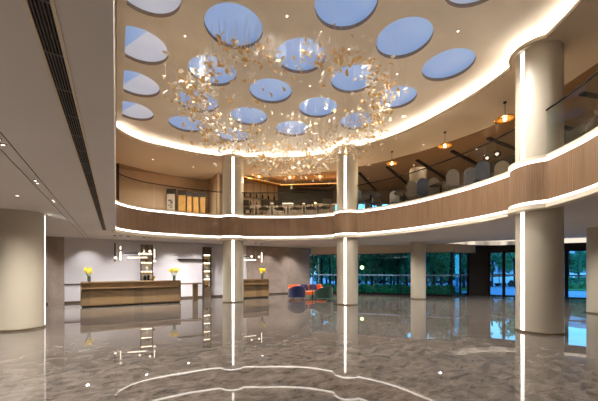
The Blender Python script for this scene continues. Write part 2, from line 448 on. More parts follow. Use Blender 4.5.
for (i, j) in sorted(have):
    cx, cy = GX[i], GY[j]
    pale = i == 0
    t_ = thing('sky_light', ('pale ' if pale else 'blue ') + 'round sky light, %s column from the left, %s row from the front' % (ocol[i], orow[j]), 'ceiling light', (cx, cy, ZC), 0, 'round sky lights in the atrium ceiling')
    bm = NB(); A, B, Cc = [], [], []
    for k in range(SEG):
        t = 2 * PI * k / SEG; r = rin(t, cx); c, s = math.cos(t), math.sin(t)
        A.append(bm.verts.new((c * r, s * r, 0))); B.append(bm.verts.new((c * r, s * r, .10))); Cc.append(bm.verts.new((c * (r + .012), s * (r + .012), .10)))
    for k in range(SEG):
        l = (k + 1) % SEG
        bm.faces.new((A[k], A[l], B[l], B[k])); bm.faces.new((B[k], B[l], Cc[l], Cc[k]))
    obj('rim', bm, ring_m, t_, smooth=False)
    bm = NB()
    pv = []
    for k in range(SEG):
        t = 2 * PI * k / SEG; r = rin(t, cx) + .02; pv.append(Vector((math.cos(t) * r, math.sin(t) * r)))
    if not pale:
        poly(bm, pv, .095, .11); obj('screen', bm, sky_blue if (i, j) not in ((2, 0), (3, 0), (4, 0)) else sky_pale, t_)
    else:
        # split along a chord: blue wedge; lavender remainder paints in a reflection
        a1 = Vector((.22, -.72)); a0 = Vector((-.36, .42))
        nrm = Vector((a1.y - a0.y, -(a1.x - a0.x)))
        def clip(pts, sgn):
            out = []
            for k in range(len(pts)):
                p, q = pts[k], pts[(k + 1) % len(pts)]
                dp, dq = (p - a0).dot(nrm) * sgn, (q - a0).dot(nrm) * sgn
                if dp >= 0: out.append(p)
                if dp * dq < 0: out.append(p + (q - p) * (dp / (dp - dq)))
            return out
        poly(bm, clip(pv, -1), .095, .11); obj('screen', bm, sky_refl, t_)
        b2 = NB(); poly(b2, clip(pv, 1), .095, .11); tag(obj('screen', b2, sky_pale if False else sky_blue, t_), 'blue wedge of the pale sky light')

# rim cove: lip, led and back wall
rim = thing('ceiling_cove', 'glowing white cove lip running round the tan oval ceiling', 'cove light', (0, 0, 0))
obj('lip', sweep([(.0, ZR + .015), (-.02, ZR), (-.03, ZR + .05), (-.02, ZR + .09), (.0, ZR + .10), (.01, ZR + .05), (.40, ZR + .05), (.40, ZR + .033), (.02, ZR + .033)]), lip_m, rim, smooth=False)
obj('led_strip', sweep([(.17, ZR + .052), (.17, ZR + .062), (.23, ZR + .062), (.23, ZR + .052)]), cove_led, rim)
obj('cove_back', sweep([(.42, ZR + .033), (.42, ZC + .0)]), lip_m, rim)

# balcony -----------------------------------------------------------
bal = thing('balcony_parapet', 'curved timber-ribbed balcony parapet with lit edges and glass rail', 'balcony', (0, 0, 0))
obj('fascia', sweep([(.0, 3.325), (.0, 4.265)], curved, False), band_wood, bal, smooth=True)
s1 = obj('light_strip', sweep([(.03, 3.245), (-.012, 3.262), (-.012, 3.31), (.03, 3.325)], curved, False), stripe_lobby, bal)
s2 = obj('light_strip', sweep([(.03, 4.265), (-.012, 4.28), (-.012, 4.325), (.03, 4.34)], curved, False), stripe_lobby, bal)
obj('lower_lip', sweep([(.03, 3.245), (-.05, 3.24), (-.05, 3.13), (.03, 3.10), (.12, 3.10), (.12, ZS + .01)], curved, False), lip_m, bal)
obj('upper_ledge', sweep([(.03, 4.34), (-.03, 4.345), (-.03, 4.41), (.14, 4.425), (.14, 4.38)], curved, False), lip_m, bal)
# the rail and the glass follow the base curve just behind the fascia and stop at the columns
def near_col(p, r):
    return any((p - Vector(c)).length < r for c in COLS.values())
bpath = []
for i in range(NP):
    t = 2 * PI * i / NP; d = Vector((math.cos(t), math.sin(t))); bpath.append(Q + d * ray_r(t))
bnorm = [Vector(((bpath[(i + 1) % NP] - bpath[i - 1]).y, -(bpath[(i + 1) % NP] - bpath[i - 1]).x)).normalized() for i in range(NP)]
runs, cur = [], []
for i in curved:
    p = bpath[i] + bnorm[i] * .09
    if near_col(p, .50) or p.x < .03:
        if len(cur) > 4: runs.append(cur)
        cur = []
    else: cur.append(i)
if len(cur) > 4: runs.append(cur)
for rn in runs:
    prof = [(.07 + .022 * math.cos(a), 5.55 + .022 * math.sin(a)) for a in [k * PI / 4 for k in range(9)]]
    obj('handrail', sweep(prof, rn, False, (bpath, bnorm)), black, bal, smooth=True)
    # glass panes about 1.8 m each
    L = sum((bpath[b] - bpath[a]).length for a, b in zip(rn, rn[1:])); n = max(1, round(L / 1.8)); m = len(rn)
    for q in range(n):
        seg = rn[q * m // n: (q + 1) * m // n]
        if q < n - 1: seg = seg[:]
        if len(seg) > 2: obj('glass_pane', sweep([(.065, 4.40), (.065, 5.52), (.077, 5.52), (.077, 4.40)], seg, False, (bpath, bnorm)), rail_glass, bal)
bm = NB(); bx(bm, (.06, 14.12, 5.15), (.10, .10, 1.5)); tag(obj('rail_post', bm, dark_frame, None), 'dark post where the balcony rail meets the left wall', 'post')

# columns ------------------------------------------------------------
def column(name_lab, x, y, R, ztop, az=None, segs=((.06, ZS - .03),)):
    t = thing('round_column', name_lab, 'column', (x, y, 0))
    bm = NB(); lathe(bm, [(R, .055), (R, ztop)], 72); obj('shaft', bm, col_m, t, smooth=True)
    bm = NB(); lathe(bm, [(R - .03, 0), (R + .012, 0), (R + .012, .05), (R, .055), (R - .03, .055)], 72); obj('base_ring', bm, metal_ring, t)
    if az is not None:
        a = PI / 2 - math.radians(az); w = .11 / R / 2
        for z0, z1 in segs:
            bm = NB(); lathe(bm, [(R + .001, z0), (R + .004, z0), (R + .004, z1), (R + .001, z1)], 6, a0=a - w, a1=a + w); obj('light_strip', bm, col_led, t)
            for s in (-1, 1):
                pass
    return t
two = ((.06, 3.10), (4.43, ZR - .02))
column('tall round column in the right foreground with white light strip', 9.46, 3.44, .5, ZR, 291, two)
column('tall round column right of centre near the sofas, with light strip', 9.41, 11.0, .5, ZR, 231.6, two)
column('tall round column left of centre between the two desks, with light strip', 5.13, 14.9, .52, ZR, 199, two)
column('wide beige column at the left edge lit along its right side', -2.23, 11.05, .5, ZS, 84)
column('plain slimmer column in front of the garden windows', 14.56, 10.95, .40, ZS)
column('beige column cropped by the right edge', 15.45, 3.58, .5, ZS)

# ------------------------------------------------------------------ lower back walls
YW = 18.2
def st_wall(name, a, b, z0, z1, m, t=.15, side=1, uv=False):
    bm = NB(); wallseg(bm, a, b, z0, z1, t, side); o = struct(name, bm, m)
    if uv: box_uv(o)
    return o
st_wall('wall_back_marble', (-14, YW + .02), (-2.72, YW + .02), 0, ZS, wall_marble)
st_wall('trim_1', (-2.72, YW - .06), (-2.12, YW - .06), 0, ZS, wall_marble_d, .3)
st_wall('wall_back', (-2.12, YW), (7.15, YW), 0, ZS, white_wall)
st_wall('wall_rear_stone', (7.15, YW - .05), (12.0, YW - .05), 0, ZS, wall_marble_d, .25)
st_wall('baseboard_back', (-2.12, YW - .015), (7.15, YW - .015), 0, .10, dark_wood, .02)
st_wall('baseboard_stone', (7.15, YW - .07), (12.0, YW - .07), 0, .09, dark_wood, .02)
st_wall('baseboard_left', (-14, YW), (-2.72, YW), 0, .09, dark_wood, .02)
st_wall('wall_west', (-13.9, -6), (-13.9, 20.4), 0, ZS, plaster, .12, 1)
st_wall('wall_south', (27, -5.9), (-14, -5.9), 0, ZS, plaster, .12, 1)
bm = NB(); bx(bm, (-1.72, YW - .03, .93), (.8, .04, .05)); tag(obj('wall_rail', bm, dark_wood), 'dark ledge rail on white wall left of the reception desk', 'rail')
bm = NB(); bx(bm, (3.82, YW - .08, 2.23), (1.62, .14, .07)); tag(obj('wall_shelf', bm, dark_frame), 'long dark slim shelf on the white wall above the side desk', 'shelf')

# niches
def shelf_unit(x0, x1, z0, z1, label, nsh, lit):
    t = thing('display_shelf', label, 'shelving', ((x0 + x1) / 2, YW - .02, 0)); w = x1 - x0; D = .30
    bm = NB(); bx(bm, (0, -.02, (z0 + z1) / 2), (w, .02, z1 - z0)); obj('back_panel', bm, plaster, t)
    for s in (-1, 1):
        bm = NB(); bx(bm, (s * (w / 2 - .012), -.15, (z0 + z1) / 2), (.024, .26, z1 - z0)); obj('side_panel', bm, dark_frame, t)
    bm = NB(); bx(bm, (0, -.15, z1 - .22), (w - .05, .25, .44)); obj('top_cabinet', bm, brown_wall, t)
    sh = z1 - .44
    for k in range(nsh):
        zz = sh - (k + 1) * (lit / nsh)
        bm = NB(); bx(bm, (0, -.15, zz), (w - .05, .25, .025)); s_ = obj('shelf', bm, dark_frame, t)
        bm = NB(); bx(bm, (0, -.05, zz + lit / nsh - .03), (w - .08, .02, .015)); obj('led_bar', bm, emis('shelf_led%d' % k, (255, 236, 205), 9) if 'shelf_led%d' % k not in bpy.data.materials else bpy.data.materials['shelf_led%d' % k], s_)
    return t, sh
t1, sh1 = shelf_unit(1.12, 1.70, .9, 2.98, 'tall lit display niche behind the long desk', 3, 1.45)
t2, sh2 = shelf_unit(4.37, 4.83, .0, 2.98, 'narrow lit display cabinet left of the rear column', 4, 1.9)
bm = NB(); bx(bm, (0, -.15, .30), (.42, .25, .62)); obj('lower_cabinet', bm, brown_wall, t2)
# ornaments
vase_white = mat('white_ceramic', (230, 224, 214), .3)
def lathe_obj(name, prof, m, loc, label, cat, group=None, n=20):
    bm = NB(); lathe(bm, prof, n); o = obj(name, bm, m, smooth=True); o.location = loc; return tag(o, label, cat, group)
jar = [(0, 0), (.05, 0), (.085, .07), (.08, .15), (.03, .2), (.04, .23), (.0, .225)]
lathe_obj('ceramic_jar', jar, vase_white, (1.41, YW - .17, sh1 - 2 * 1.45 / 3 + .014), 'white jar on the middle shelf of the desk niche', 'ornament')
lathe_obj('ceramic_jar', jar, dark_frame, (1.33, YW - .17, sh1 - 1.45 + .014), 'dark jar on the lower shelf of the desk niche', 'ornament')
lathe_obj('ceramic_jar', [(0, 0), (.06, 0), (.06, .26), (0, .26)], black, (1.49, YW - .17, sh1 - 1.45 + .014), 'black cylinder beside the dark jar in the niche', 'ornament')
lathe_obj('ceramic_bowl', [(0, 0), (.04, 0), (.13, .1), (.125, .1), (.03, .02), (0, .02)], brass, (1.41, YW - .17, sh1 - 1.45 / 3 + .014), 'brass bowl on the top shelf of the desk niche', 'ornament')
for k, (m_, lb) in enumerate([(brass, 'brass jar on the top shelf of the narrow cabinet'), (vase_white, 'white jar on the second shelf of the narrow cabinet'), (vase_white, 'white jar on the third shelf of the narrow cabinet'), (brass, 'brass jar on the lowest shelf of the narrow cabinet')]):
    lathe_obj('ceramic_jar', jar, m_, (4.6, YW - .17, sh2 - (k + 1) * 1.9 / 4 + .014), lb, 'ornament')

# reception desks
def desk(x0, x1, y0, depth, label, slant=.16):
    t = thing('reception_desk', label, 'desk', ((x0 + x1) / 2, y0, 0)); w = x1 - x0
    bm = NB()
    # body with a front that leans back from a ledge
    prof = [(.10, .06), (.16, .80), (.16, 1.06), (depth, 1.06), (depth, .06)]
    prof = [(.02, .06), (.0, .10), (.14, .78), (.20, .80), (.20, 1.06), (depth, 1.06), (depth, .06)]
    a = [bm.verts.new((-w / 2 + .03, y, z)) for y, z in prof]; b = [bm.verts.new((w / 2 - .03, y, z)) for y, z in prof]
    n = len(prof)
    for k in range(n): bm.faces.new((a[k], a[(k + 1) % n], b[(k + 1) % n], b[k]))
    bm.faces.new(a); bm.faces.new(b[::-1])
    o = obj('body', bm, desk_wood, t); box_uv(o)
    bm = NB(); bx(bm, (0, .10 + .03, .82), (w - .1, .30, .045)); obj('ledge', bm, counter_top, t)
    bm = NB(); bx(bm, (0, depth / 2 + .08, 1.08), (w, depth - .1, .05)); obj('top', bm, counter_top, t)
    bm = NB(); bx(bm, (0, depth / 2 + .03, .035), (w - .1, depth - .08, .07)); obj('plinth', bm, black, t)
    for s in (-1, 1):
        bm = NB(); bx(bm, (s * (w / 2 - .015), depth / 2 + .02, .56), (.03, depth - .1, 1.0)); o = obj('end_panel', bm, desk_wood, t); box_uv(o)
    return t
desk(-1.30, 2.76, 15.75, .85, 'long bronze-timber reception desk in front of the white wall')
desk(6.05, 7.72, 16.0, .8, 'short timber reception desk right of the rear column')
sd = thing('side_desk', 'low slim timber side desk at the right end of long desk', 'desk', (3.3, 16.05, 0))
bm = NB(); bx(bm, (0, 0, .93), (1.04, .5, .06)); obj('top', bm, counter_top, sd)
bm = NB(); bx(bm, (.2, 0, .45), (.22, .25, .90)); o = obj('leg', bm, desk_wood, sd); box_uv(o)
# computer monitors are hidden; a small lamp glow bowl on the long desk
lathe_obj('table_lamp', [(0, 0), (.07, 0), (.015, .02), (.015, .12), (.09, .13), (.05, .22), (0, .22)], brass, (1.55, 16.2, 1.106), 'small brass lamp on the long desk below the niche', 'lamp')

# flowers
def flowers(loc, label, sc=1.):
    t = thing('flower_vase', label, 'flowers', loc)
    bm = NB(); lathe(bm, [(0, .004), (.05, .004), (.06, .12), (.05, .24), (.056, .24), (.066, .12), (.055, 0), (0, 0)], 20); obj('vase', bm, vase_g, t, smooth=True)
    bs = NB(); rr = random.Random(int(loc[0] * 100))
    for k in range(16):
        a = rr.uniform(0, 2 * PI); q = rr.uniform(.03, .24) * sc; z = rr.uniform(.38, .60) * sc
        tip = Vector((q * math.cos(a), q * math.sin(a), z)); cyl(bs, (0, 0, .03), tip, .004, n=5); bp = NB()
        for m in range(16):
            d = Vector((rr.gauss(0, 1), rr.gauss(0, 1), rr.gauss(0, 1))).normalized()
            c = tip + d * .03; u = d.orthogonal().normalized() * .028; v = d.cross(u).normalized() * .028
            f = [bp.verts.new(c - u), bp.verts.new(c - v + d * .02), bp.verts.new(c + u), bp.verts.new(c + v + d * .02)]; bp.faces.new(f)
        obj('bloom', bp, yellow, t)
    obj('stems', bs, stem_g, t)
flowers((-1.02, 16.2, 1.106), 'yellow flowers in glass vase at the left end of long desk')
flowers((2.50, 16.15, 1.106), 'yellow flowers in glass vase at the right end of long desk')
flowers((7.42, 16.35, 1.106), 'yellow flowers in glass vase on the short desk')

# linear chandeliers above the desks
def on_plane(px, py, yw):
    """point on the vertical plane y = yw"""
    rx = (px - CX) / F_; dy = CT - rx * ST; s = yw / dy
    return Vector((s * (ST + rx * CT), yw, EYE + s * (HZ - py) / F_))
def tube_light(parent, a, b, m, r=.016): bm = NB(); cyl(bm, a, b, r, n=12); return obj('tube', bm, m, parent)
def chandelier(label, yw, dark, lit, globes, hang):
    loc = on_plane(hang[0][0], 270, yw); t = thing('linear_chandelier', label, 'chandelier', (0, 0, 0))
    for a, b in dark: tube_light(t, on_plane(*a, yw), on_plane(*b, yw), black, .025)
    for a, b in lit: tube_light(t, on_plane(*a, yw), on_plane(*b, yw), lamp_glow, .019)
    for g in globes: bm = NB(); ball(bm, on_plane(*g, yw), .05); obj('globe', bm, lamp_glow, t, smooth=True)
    for px, y1 in hang:
        q = on_plane(px, y1, yw); top = Vector((q.x, q.y, ZS))
        bm = NB(); cyl(bm, q, top, .0035, n=6); obj('rod', bm, wire_m, t)
        bm = NB(); cyl(bm, top - Vector((0, 0, .03)), top, .07, n=16); obj('canopy', bm, black, t)
chandelier('black and white linear chandelier of tubes and globes above long desk', 16.0,
           [((115, 243), (115, 261.5)), ((123, 253), (138, 253)), ((120.5, 249.5), (120.5, 251.5))],
           [((120.5, 246.5), (120.5, 249.5)), ((120.5, 251.5), (120.5, 260)), ((127.5, 257.5), (147, 257.5)), ((154.5, 249.5), (154.5, 258))],
           [(115.4, 257.8), (139.5, 254), (150, 251.3), (154.5, 261)],
           [(115, 243), (120.5, 246.5), (128, 253), (144, 257), (150, 251), (154.5, 249.5)])
chandelier('small linear chandelier of tubes and globes above the short desk', 16.3,
           [((244, 256.5), (250, 256.5))], [((244, 260), (256, 260)), ((261.7, 252.5), (261.7, 262))], [(251.7, 256.5), (259, 256.8)], [(255.5, 260), (262, 252.5)])

# ------------------------------------------------------------------ glazed garden side
W0, W1, W2, W3 = (11.95, 17.7), (17.62, 10.85), (19.6, 10.95), (20.45, 10.1)
def bulk(name, a, b, z0=2.72):
    bm = NB(); wallseg(bm, a, b, z0, ZS, .45, -1); return struct(name, bm, plaster)
def off(a, b, k):
    d = (Vector(b) - Vector(a)).normalized(); n = Vector((d.y, -d.x)); return n * k
bulk('trim_2', W0, W1)
bulk('trim_3', (17.3, 10.85), W2)
def glazing(name, a, b, n, z1=2.75, low=.12, strip=True, frame_m=None, frame_w=.05):
    a, b = Vector((*a, 0)), Vector((*b, 0)); d = (b - a); L = d.length; d.normalize(); rz = math.atan2(d.y, d.x)
    t = bpy.data.objects.new(name, None); COL.objects.link(t); t.location = (a + b) / 2; t.rotation_euler = (0, 0, rz); t['kind'] = 'structure'
    fm = frame_m or dark_frame
    bm = NB(); bx(bm, (0, 0, low / 2), (L, .12, low)); obj('sill', bm, black, t)
    bm = NB(); bx(bm, (0, 0, z1 - .03), (L, .1, .06)); obj('head', bm, fm, t)
    for k in range(n + 1):
        bm = NB(); bx(bm, (-L / 2 + L * k / n, 0, z1 / 2), (frame_w, .10, z1)); obj('mullion', bm, fm, t)
    for k in range(n):
        bm = NB(); bx(bm, (-L / 2 + L * (k + .5) / n, .0, (low + z1) / 2), (L / n - frame_w, .012, z1 - low)); obj('pane', bm, win_glass, t)
    if strip:
        bm = NB(); bx(bm, (0, -.012, 1.30), (L - .04, .01, .09)); obj('frosted_band', bm, frost, t)
    return t
glazing('window_1', W0, W1, 6, frame_w=.035, strip=True)
glazing('window_2', W1, W2, 2, frame_w=.04)
st_wall('wall_entrance', W2, W3, 0, ZS, dark_wall, .3, 1)
st_wall('wall_entrance_head', W3, (23.4, 5.2), 2.78, ZS, dark_wall, .3, 1)
def door(name, a, b, n=1):
    t = glazing(name, a, b, n, 2.78, .05, True, dark_frame, .16)
    a, b = Vector(a), Vector(b); L = (b - a).length
    bm = NB(); cyl(bm, (L / 2 - .25, -.07, .7), (L / 2 - .25, -.07, 1.9), .02, n=8)
    for z in (.8, 1.8): cyl(bm, (L / 2 - .25, -.07, z), (L / 2 - .25, 0, z), .012, n=6)
    obj('handle', bm, black, t)
door('door_1', W3, (20.86, 9.42)); door('door_2', (20.86, 9.42), (21.45, 8.43)); door('door_3', (21.45, 8.43), (23.4, 5.2), 2)
st_wall('wall_east', (23.4, 5.2), (25.5, -6), 0, ZS, beige_wall, .2, 1)
# soffit recess before the entrance; far face glows in place of LED light
far_e = [P(*q, ZS).xy for q in [(447, 243.4), (470, 244.8), (500, 245.3), (540, 244.7), (598, 243.3), (640, 241.5)]]
near_e = [P(*q, ZS).xy for q in [(640, 233.5), (598, 236), (540, 238.6), (500, 240.5), (470, 241.3)]]
lim = [Vector(p) for p in LOW]
outl = far_e + near_e
HT = .34
cb = NB(); poly(cb, outl, ZS - .2, ZS + .5); cut = obj('cut', cb, lip_m)
low_c = bpy.data.objects['ceiling_lobby']
mod = low_c.modifiers.new('opening', 'BOOLEAN'); mod.operation = 'DIFFERENCE'; mod.object = cut; mod.solver = 'EXACT'
bpy.context.view_layer.update()
nm = bpy.data.meshes.new_from_object(low_c.evaluated_get(bpy.context.evaluated_depsgraph_get()))
low_c.modifiers.clear(); low_c.data = nm; bpy.data.objects.remove(cut)
cv = thing('entrance_ceiling_cove', 'long glowing white cove recessed in the ceiling before the entrance doors', 'ceiling light')
bm = NB(); poly(bm, outl, ZS + HT, ZS + HT + .03); obj('recess_top', bm, lip_m, cv)
bm = NB()
def vwall(bm, pts, z0, z1):
    a = [bm.verts.new((p.x, p.y, z0)) for p in pts]; b = [bm.verts.new((p.x, p.y, z1)) for p in pts]
    for k in range(len(pts) - 1): bm.faces.new((a[k], a[k + 1], b[k + 1], b[k]))
vwall(bm, [far_e[-1]] + near_e + [far_e[0]], ZS, ZS + HT); obj('recess_side', bm, lip_m, cv)
bm = NB(); vwall(bm, far_e, ZS + .002, ZS + HT); obj('lit_fascia', bm, face_glow, cv)

# lounge seating
def soft(name, bm, m, parent, bev=.05): return obj(name, bm, m, parent, bevel=bev, smooth=False)
sofa = thing('lounge_sofa', 'orange low sofa against the stone wall', 'sofa', PD(307, 18.0), -.30)
bm = NB(); bx(bm, (0, 0, .27), (2.1, .85, .22)); soft('seat', bm, orange, sofa)
bm = NB(); bx(bm, (0, .36, .48), (2.1, .2, .52)); soft('backrest', bm, orange, sofa)
for s in (-1, 1):
    bm = NB(); bx(bm, (s * 1.0, 0, .38), (.16, .85, .42)); soft('armrest', bm, orange, sofa)
    for q in (-1, 1): bm = NB(); cyl(bm, (s * .9, q * .32, 0), (s * .9, q * .32, .17), .02, n=8); obj('leg', bm, black, sofa)
for k, (dx, lab) in enumerate([(-.12, 'navy square cushion left of centre on the orange sofa'), (.45, 'navy square cushion right of centre on the orange sofa')]):
    o = NB(); bx(o, (0, 0, 0), (.46, .14, .40)); o = soft('cushion', o, navy, None, .06); o.location = sofa.matrix_basis @ Vector((dx, .20, .58)); o.rotation_euler = (-.25, 0, sofa.rotation_euler.z); tag(o, lab, 'cushion', 'navy cushions on the orange sofa')
def tub_chair(px, d, m, label, rz, w=.95):
    t = thing('tub_armchair', label, 'armchair', PD(px, d), rz)
    bm = NB(); bx(bm, (0, .02, .30), (w * .72, w * .66, .2)); soft('seat', bm, m, t)
    bm = NB()   # curved back shell wrapping the seat, highest at the rear
    n = 20
    R = w / 2
    rows = []
    for k in range(n + 1):
        a = -PI * .12 + (PI * 1.24) * k / n; a2 = a + PI
        h = .50 + .24 * max(0, math.sin(a)) ** 1
        cx_, sx_ = math.cos(a2), math.sin(a2)
        rows.append([bm.verts.new((cx_ * r, sx_ * r * .92, z)) for r, z in ((R, .12), (R, h), (R - .04, h + .03), (R - .09, h), (R - .11, .12))])
    for a, b in zip(rows, rows[1:]):
        for j in range(5): bm.faces.new((a[j], a[(j + 1) % 5], b[(j + 1) % 5], b[j]))
    bm.faces.new(rows[0][::-1]); bm.faces.new(rows[-1])
    soft('backrest', bm, m, t, .0)
    for sx, sy in ((-1, -1), (1, -1), (-1, 1), (1, 1)):
        bm = NB(); cyl(bm, (sx * w * .3, sy * w * .28, 0), (sx * w * .3, sy * w * .28, .22), .018, n=8); obj('leg', bm, brass, t)
tub_chair(297, 16.9, navy, 'navy tub armchair in front of the orange sofa, back turned', -.35, 1.0)
tub_chair(323.5, 16.3, green, 'large green tub armchair beside the central column', .0, 1.05)
t = thing('side_table', 'small dark round side table between the armchairs', 'table', PD(312.5, 16.6))
bm = NB(); lathe(bm, [(0, .50), (.22, .50), (.22, .525), (0, .525)], 24); obj('top', bm, black, t)
bm = NB(); lathe(bm, [(0, 0), (.15, 0), (.15, .015), (.02, .02), (.02, .50)], 16); obj('base', bm, black, t)

# ------------------------------------------------------------------ soffit fittings (left)
ld = thing('linear_air_grille', 'long black slotted air grille in the grey soffit at the left', 'air grille', (-.39, 7.8, ZS))
LG = 12.6
bm = NB(); bx(bm, (0, 0, -.004), (.115, LG, .006)); obj('dark_recess', bm, black_matt, ld)
for s in (-1, 1):
    bm = NB(); bx(bm, (s * .068, 0, -.008), (.022, LG + .04, .016)); obj('frame', bm, lip_m, ld)
slat_m = mat('grille_slat', (120, 112, 104), .4, .4)
for k in range(5):
    bm = NB(); bx(bm, (-.04 + .02 * k, 0, -.014), (.004, LG, .016)); obj('slat', bm, slat_m, ld)
bm = NB()
for k in range(24): bx(bm, (0, -LG / 2 + LG * (k + .5) / 24, -.010), (.112, .012, .012))
obj('cross_bar', bm, slat_m, ld)
tk = thing('recessed_track', 'thin recessed light track in the grey soffit left of the air grille', 'light track', (-1.22, 10, ZS))
for s in (-1, 1):
    bm = NB(); bx(bm, (s * .08, 0, -.003), (.008, 15.6, .005)); obj('shadow_gap', bm, black_matt, tk)
for (px, py) in ((7, 142.5), (41, 182), (59, 201)):
    y = P(px, py, ZS).y
    for q in (-.09, .09):
        bm = NB(); cyl(bm, (0, y - 10 + q, -.012), (0, y - 10 + q, 0), .035, n=16); h = obj('spot_head', bm, metal_ring, tk)
        bm = NB(); cyl(bm, (0, y - 10 + q, -.014), (0, y - 10 + q, -.011), .02, n=12); obj('lens', bm, dim_lamp, h)

def spot(loc, target, power, size=60, blend=.8, col=(1, .96, .92), r=.05):
    L = bpy.data.lights.new('downlight_lamp', 'SPOT'); L.energy = power; L.spot_size = math.radians(size); L.spot_blend = blend; L.color = col; L.shadow_soft_size = r
    o = bpy.data.objects.new('downlight_lamp', L); COL.objects.link(o); o.location = loc
    o.rotation_euler = (Vector(target) - Vector(loc)).to_track_quat('-Z', 'Y').to_euler(); return o
def downlight(x, y, z, label, power, size=70, tgt=None, group=None, r=.045, col=(1, .96, .92)):
    t = thing('downlight', label, 'downlight', (x, y, z), 0, group)
    bm = NB(); lathe(bm, [(r * .8, -.002), (r * 1.25, -.002), (r * 1.25, -.010), (r * .8, -.010)], 20); obj('trim_ring', bm, lip_m, t)
    bm = NB(); cyl(bm, (0, 0, -.006), (0, 0, 0), r * .8, n=16); obj('lens', bm, dim_lamp, t)
    spot((x, y, z - .02), tgt or (x, y, 0), power, size, col=col)
# wall washers along the reception wall; the far-left ones added to brighten the marble
for k, x in enumerate([-1.2, .45, 2.6, 4.0, 6.9, 8.6, 10.2, -3.3, -5.5]):
    downlight(x, 17.25, ZS, 'small wall-washing downlight in the soffit before the reception wall', 110, 85, (x, 18.2, .6), 'wall washers above the reception')
# fill downlights added across the soffit to brighten lobby and floor bounce
for k, (x, y) in enumerate([(-1.0, 15.2), (1.2, 15.3), (3.2, 16.2), (7.0, 15.4), (10.5, 15.5), (12.6, 12.5), (12.9, 8.5), (12.6, 4.5), (16.5, 7.5), (18, 2.5), (-4.5, 8), (-4.5, 14), (-5, 3), (-3, -2), (5, -2.5), (12, -1.5), (-1.9, 5.2), (-2.6, 1.4), (-6.5, 10.5), (-1.8, 8.6)]):
    downlight(x, y, ZS, 'small added fill downlight flush in the grey lobby soffit', 480, 150, None, 'added fill downlights in the lobby soffit')
# spots of the atrium ceiling, seen as bright points
for k, (px, py) in enumerate([(287, 16), (185, 36), (349, 49), (310, 86), (233, 97), (282, 114), (458, 31), (397, 74)]):
    q = P(px, py, ZC); 
    downlight(q.x, q.y, ZC, 'tiny bright spotlight in the tan atrium ceiling among hanging leaves', 230 if 1.7 < (q.xy - Vector((4.55, 8.1))).length < 4.1 else 1100, 155, None, 'spotlights of the atrium ceiling', .035)

# ------------------------------------------------------------------ mezzanine
UP = ZF
def uw(name, a, b, m, z0=UP, z1=ZR - .02, t=.15, side=1, uv=False): return st_wall(name, a, b, z0, z1, m, t, side, uv)
uw('wall_mezzanine_left', (-.2, 19.25), (5.02, 19.25), beige_wall)
uw('wall_mezzanine_side', (-.015, 14.0), (-.015, 19.4), beige_wall, ZF, ZR - .02, .2, 1)
uw('wall_mezzanine_return', (5.02, 19.3), (5.02, 17.4), beige_wall)
uw('wall_mezzanine_pier', (5.02, 17.4), (6.2, 17.4), brown_wall)
cab_w = wood('cabinet_wood', (126, 98, 72), (152, 120, 90), .5, .5, .5)
uw('wall_bar', (6.2, 18.0), (9.3, 18.0), cab_w, uv=True)
uw('wall_bar_dark', (9.3, 18.0), (12.9, 16.6), dark_wall)
# outer wall of the dining room
OW = [(12.9, 16.6), (16.4, 14.6), (17.5, 12.2), (17.4, 9.6), (16.7, 8.2), (16.6, 6.6), (15.6, 4.8), (14.4, 2.6), (12.6, .4), (10.5, -1.5)]
OM = [None, dark_wall, brown_wall, brown_wall, dark_wall, brown_wall, dark_wall, brown_wall, brown_wall]
for k, (a, b) in enumerate(zip(OW, OW[1:])):
    if k == 0: continue
    uw('wall_dining_%d' % k, a, b, OM[k])
uw('wall_mezzanine_south', (10.5, -1.5), (-.3, -1.5), beige_wall, side=1)
wd = glazing('window_3', OW[0], OW[1], 5, 1.9, .1, False, brown_wall, .30); wd.location.z = UP
uw('wall_dining_head', OW[0], OW[1], brown_wall, UP + 1.9)
# timber-batten bar back: bottles on pegs
sm_bottle = mat('dark_bottle', (40, 26, 20), .2)
for r_ in range(3):
    for c_ in range(7):
        x = 6.45 + c_ * .42; z = 5.2 + r_ * .52
        bm = NB(); lathe(bm, [(0, 0), (.05, 0), (.055, .16), (.02, .22), (.02, .30), (0, .30)], 10)
        o = obj('wine_bottle', bm, sm_bottle, smooth=True); o.location = (x, 17.86, z + .02)
        tag(o, 'dark wine bottle displayed on the mezzanine bar wall', 'bottle', 'wine bottles on the bar wall')
    bm = NB(); bx(bm, (7.72, 17.88, 5.2 + r_ * .52), (2.95, .18, .03)); tag(obj('bottle_shelf', bm, dark_wood), ['lowest', 'middle', 'top'][r_] + ' slim bottle shelf on the mezzanine bar wall', 'shelf', 'bottle shelves on the bar wall')
# gold coves under the bronze ceiling in the bar
def cove(a, b, z, label, w=.5):
    a, b = Vector((*a, 0)), Vector((*b, 0)); d = b - a; L = d.length; rz = math.atan2(d.y, d.x)
    t = thing('gold_cove', label, 'cove light', ((a.x + b.x) / 2, (a.y + b.y) / 2, z), rz)
    bm = NB(); bx(bm, (0, 0, -.06), (L, w, .05)); obj('shelf', bm, brass, t)
    bm = NB(); bx(bm, (0, -w / 2 + .07, -.02), (L - .1, .03, .02)); obj('led_strip', bm, gold_glow, t)
cove((5.9, 16.6), (9.2, 17.0), 7.05, 'gold-lit ceiling cove above the bottle wall')
cove((9.2, 17.0), (12.2, 14.6), 7.05, 'gold-lit ceiling cove above the dark bar')
cove((8.6, 16.3), (11.4, 14.2), 6.85, 'lower gold-lit beam in front of the dark bar', .3)
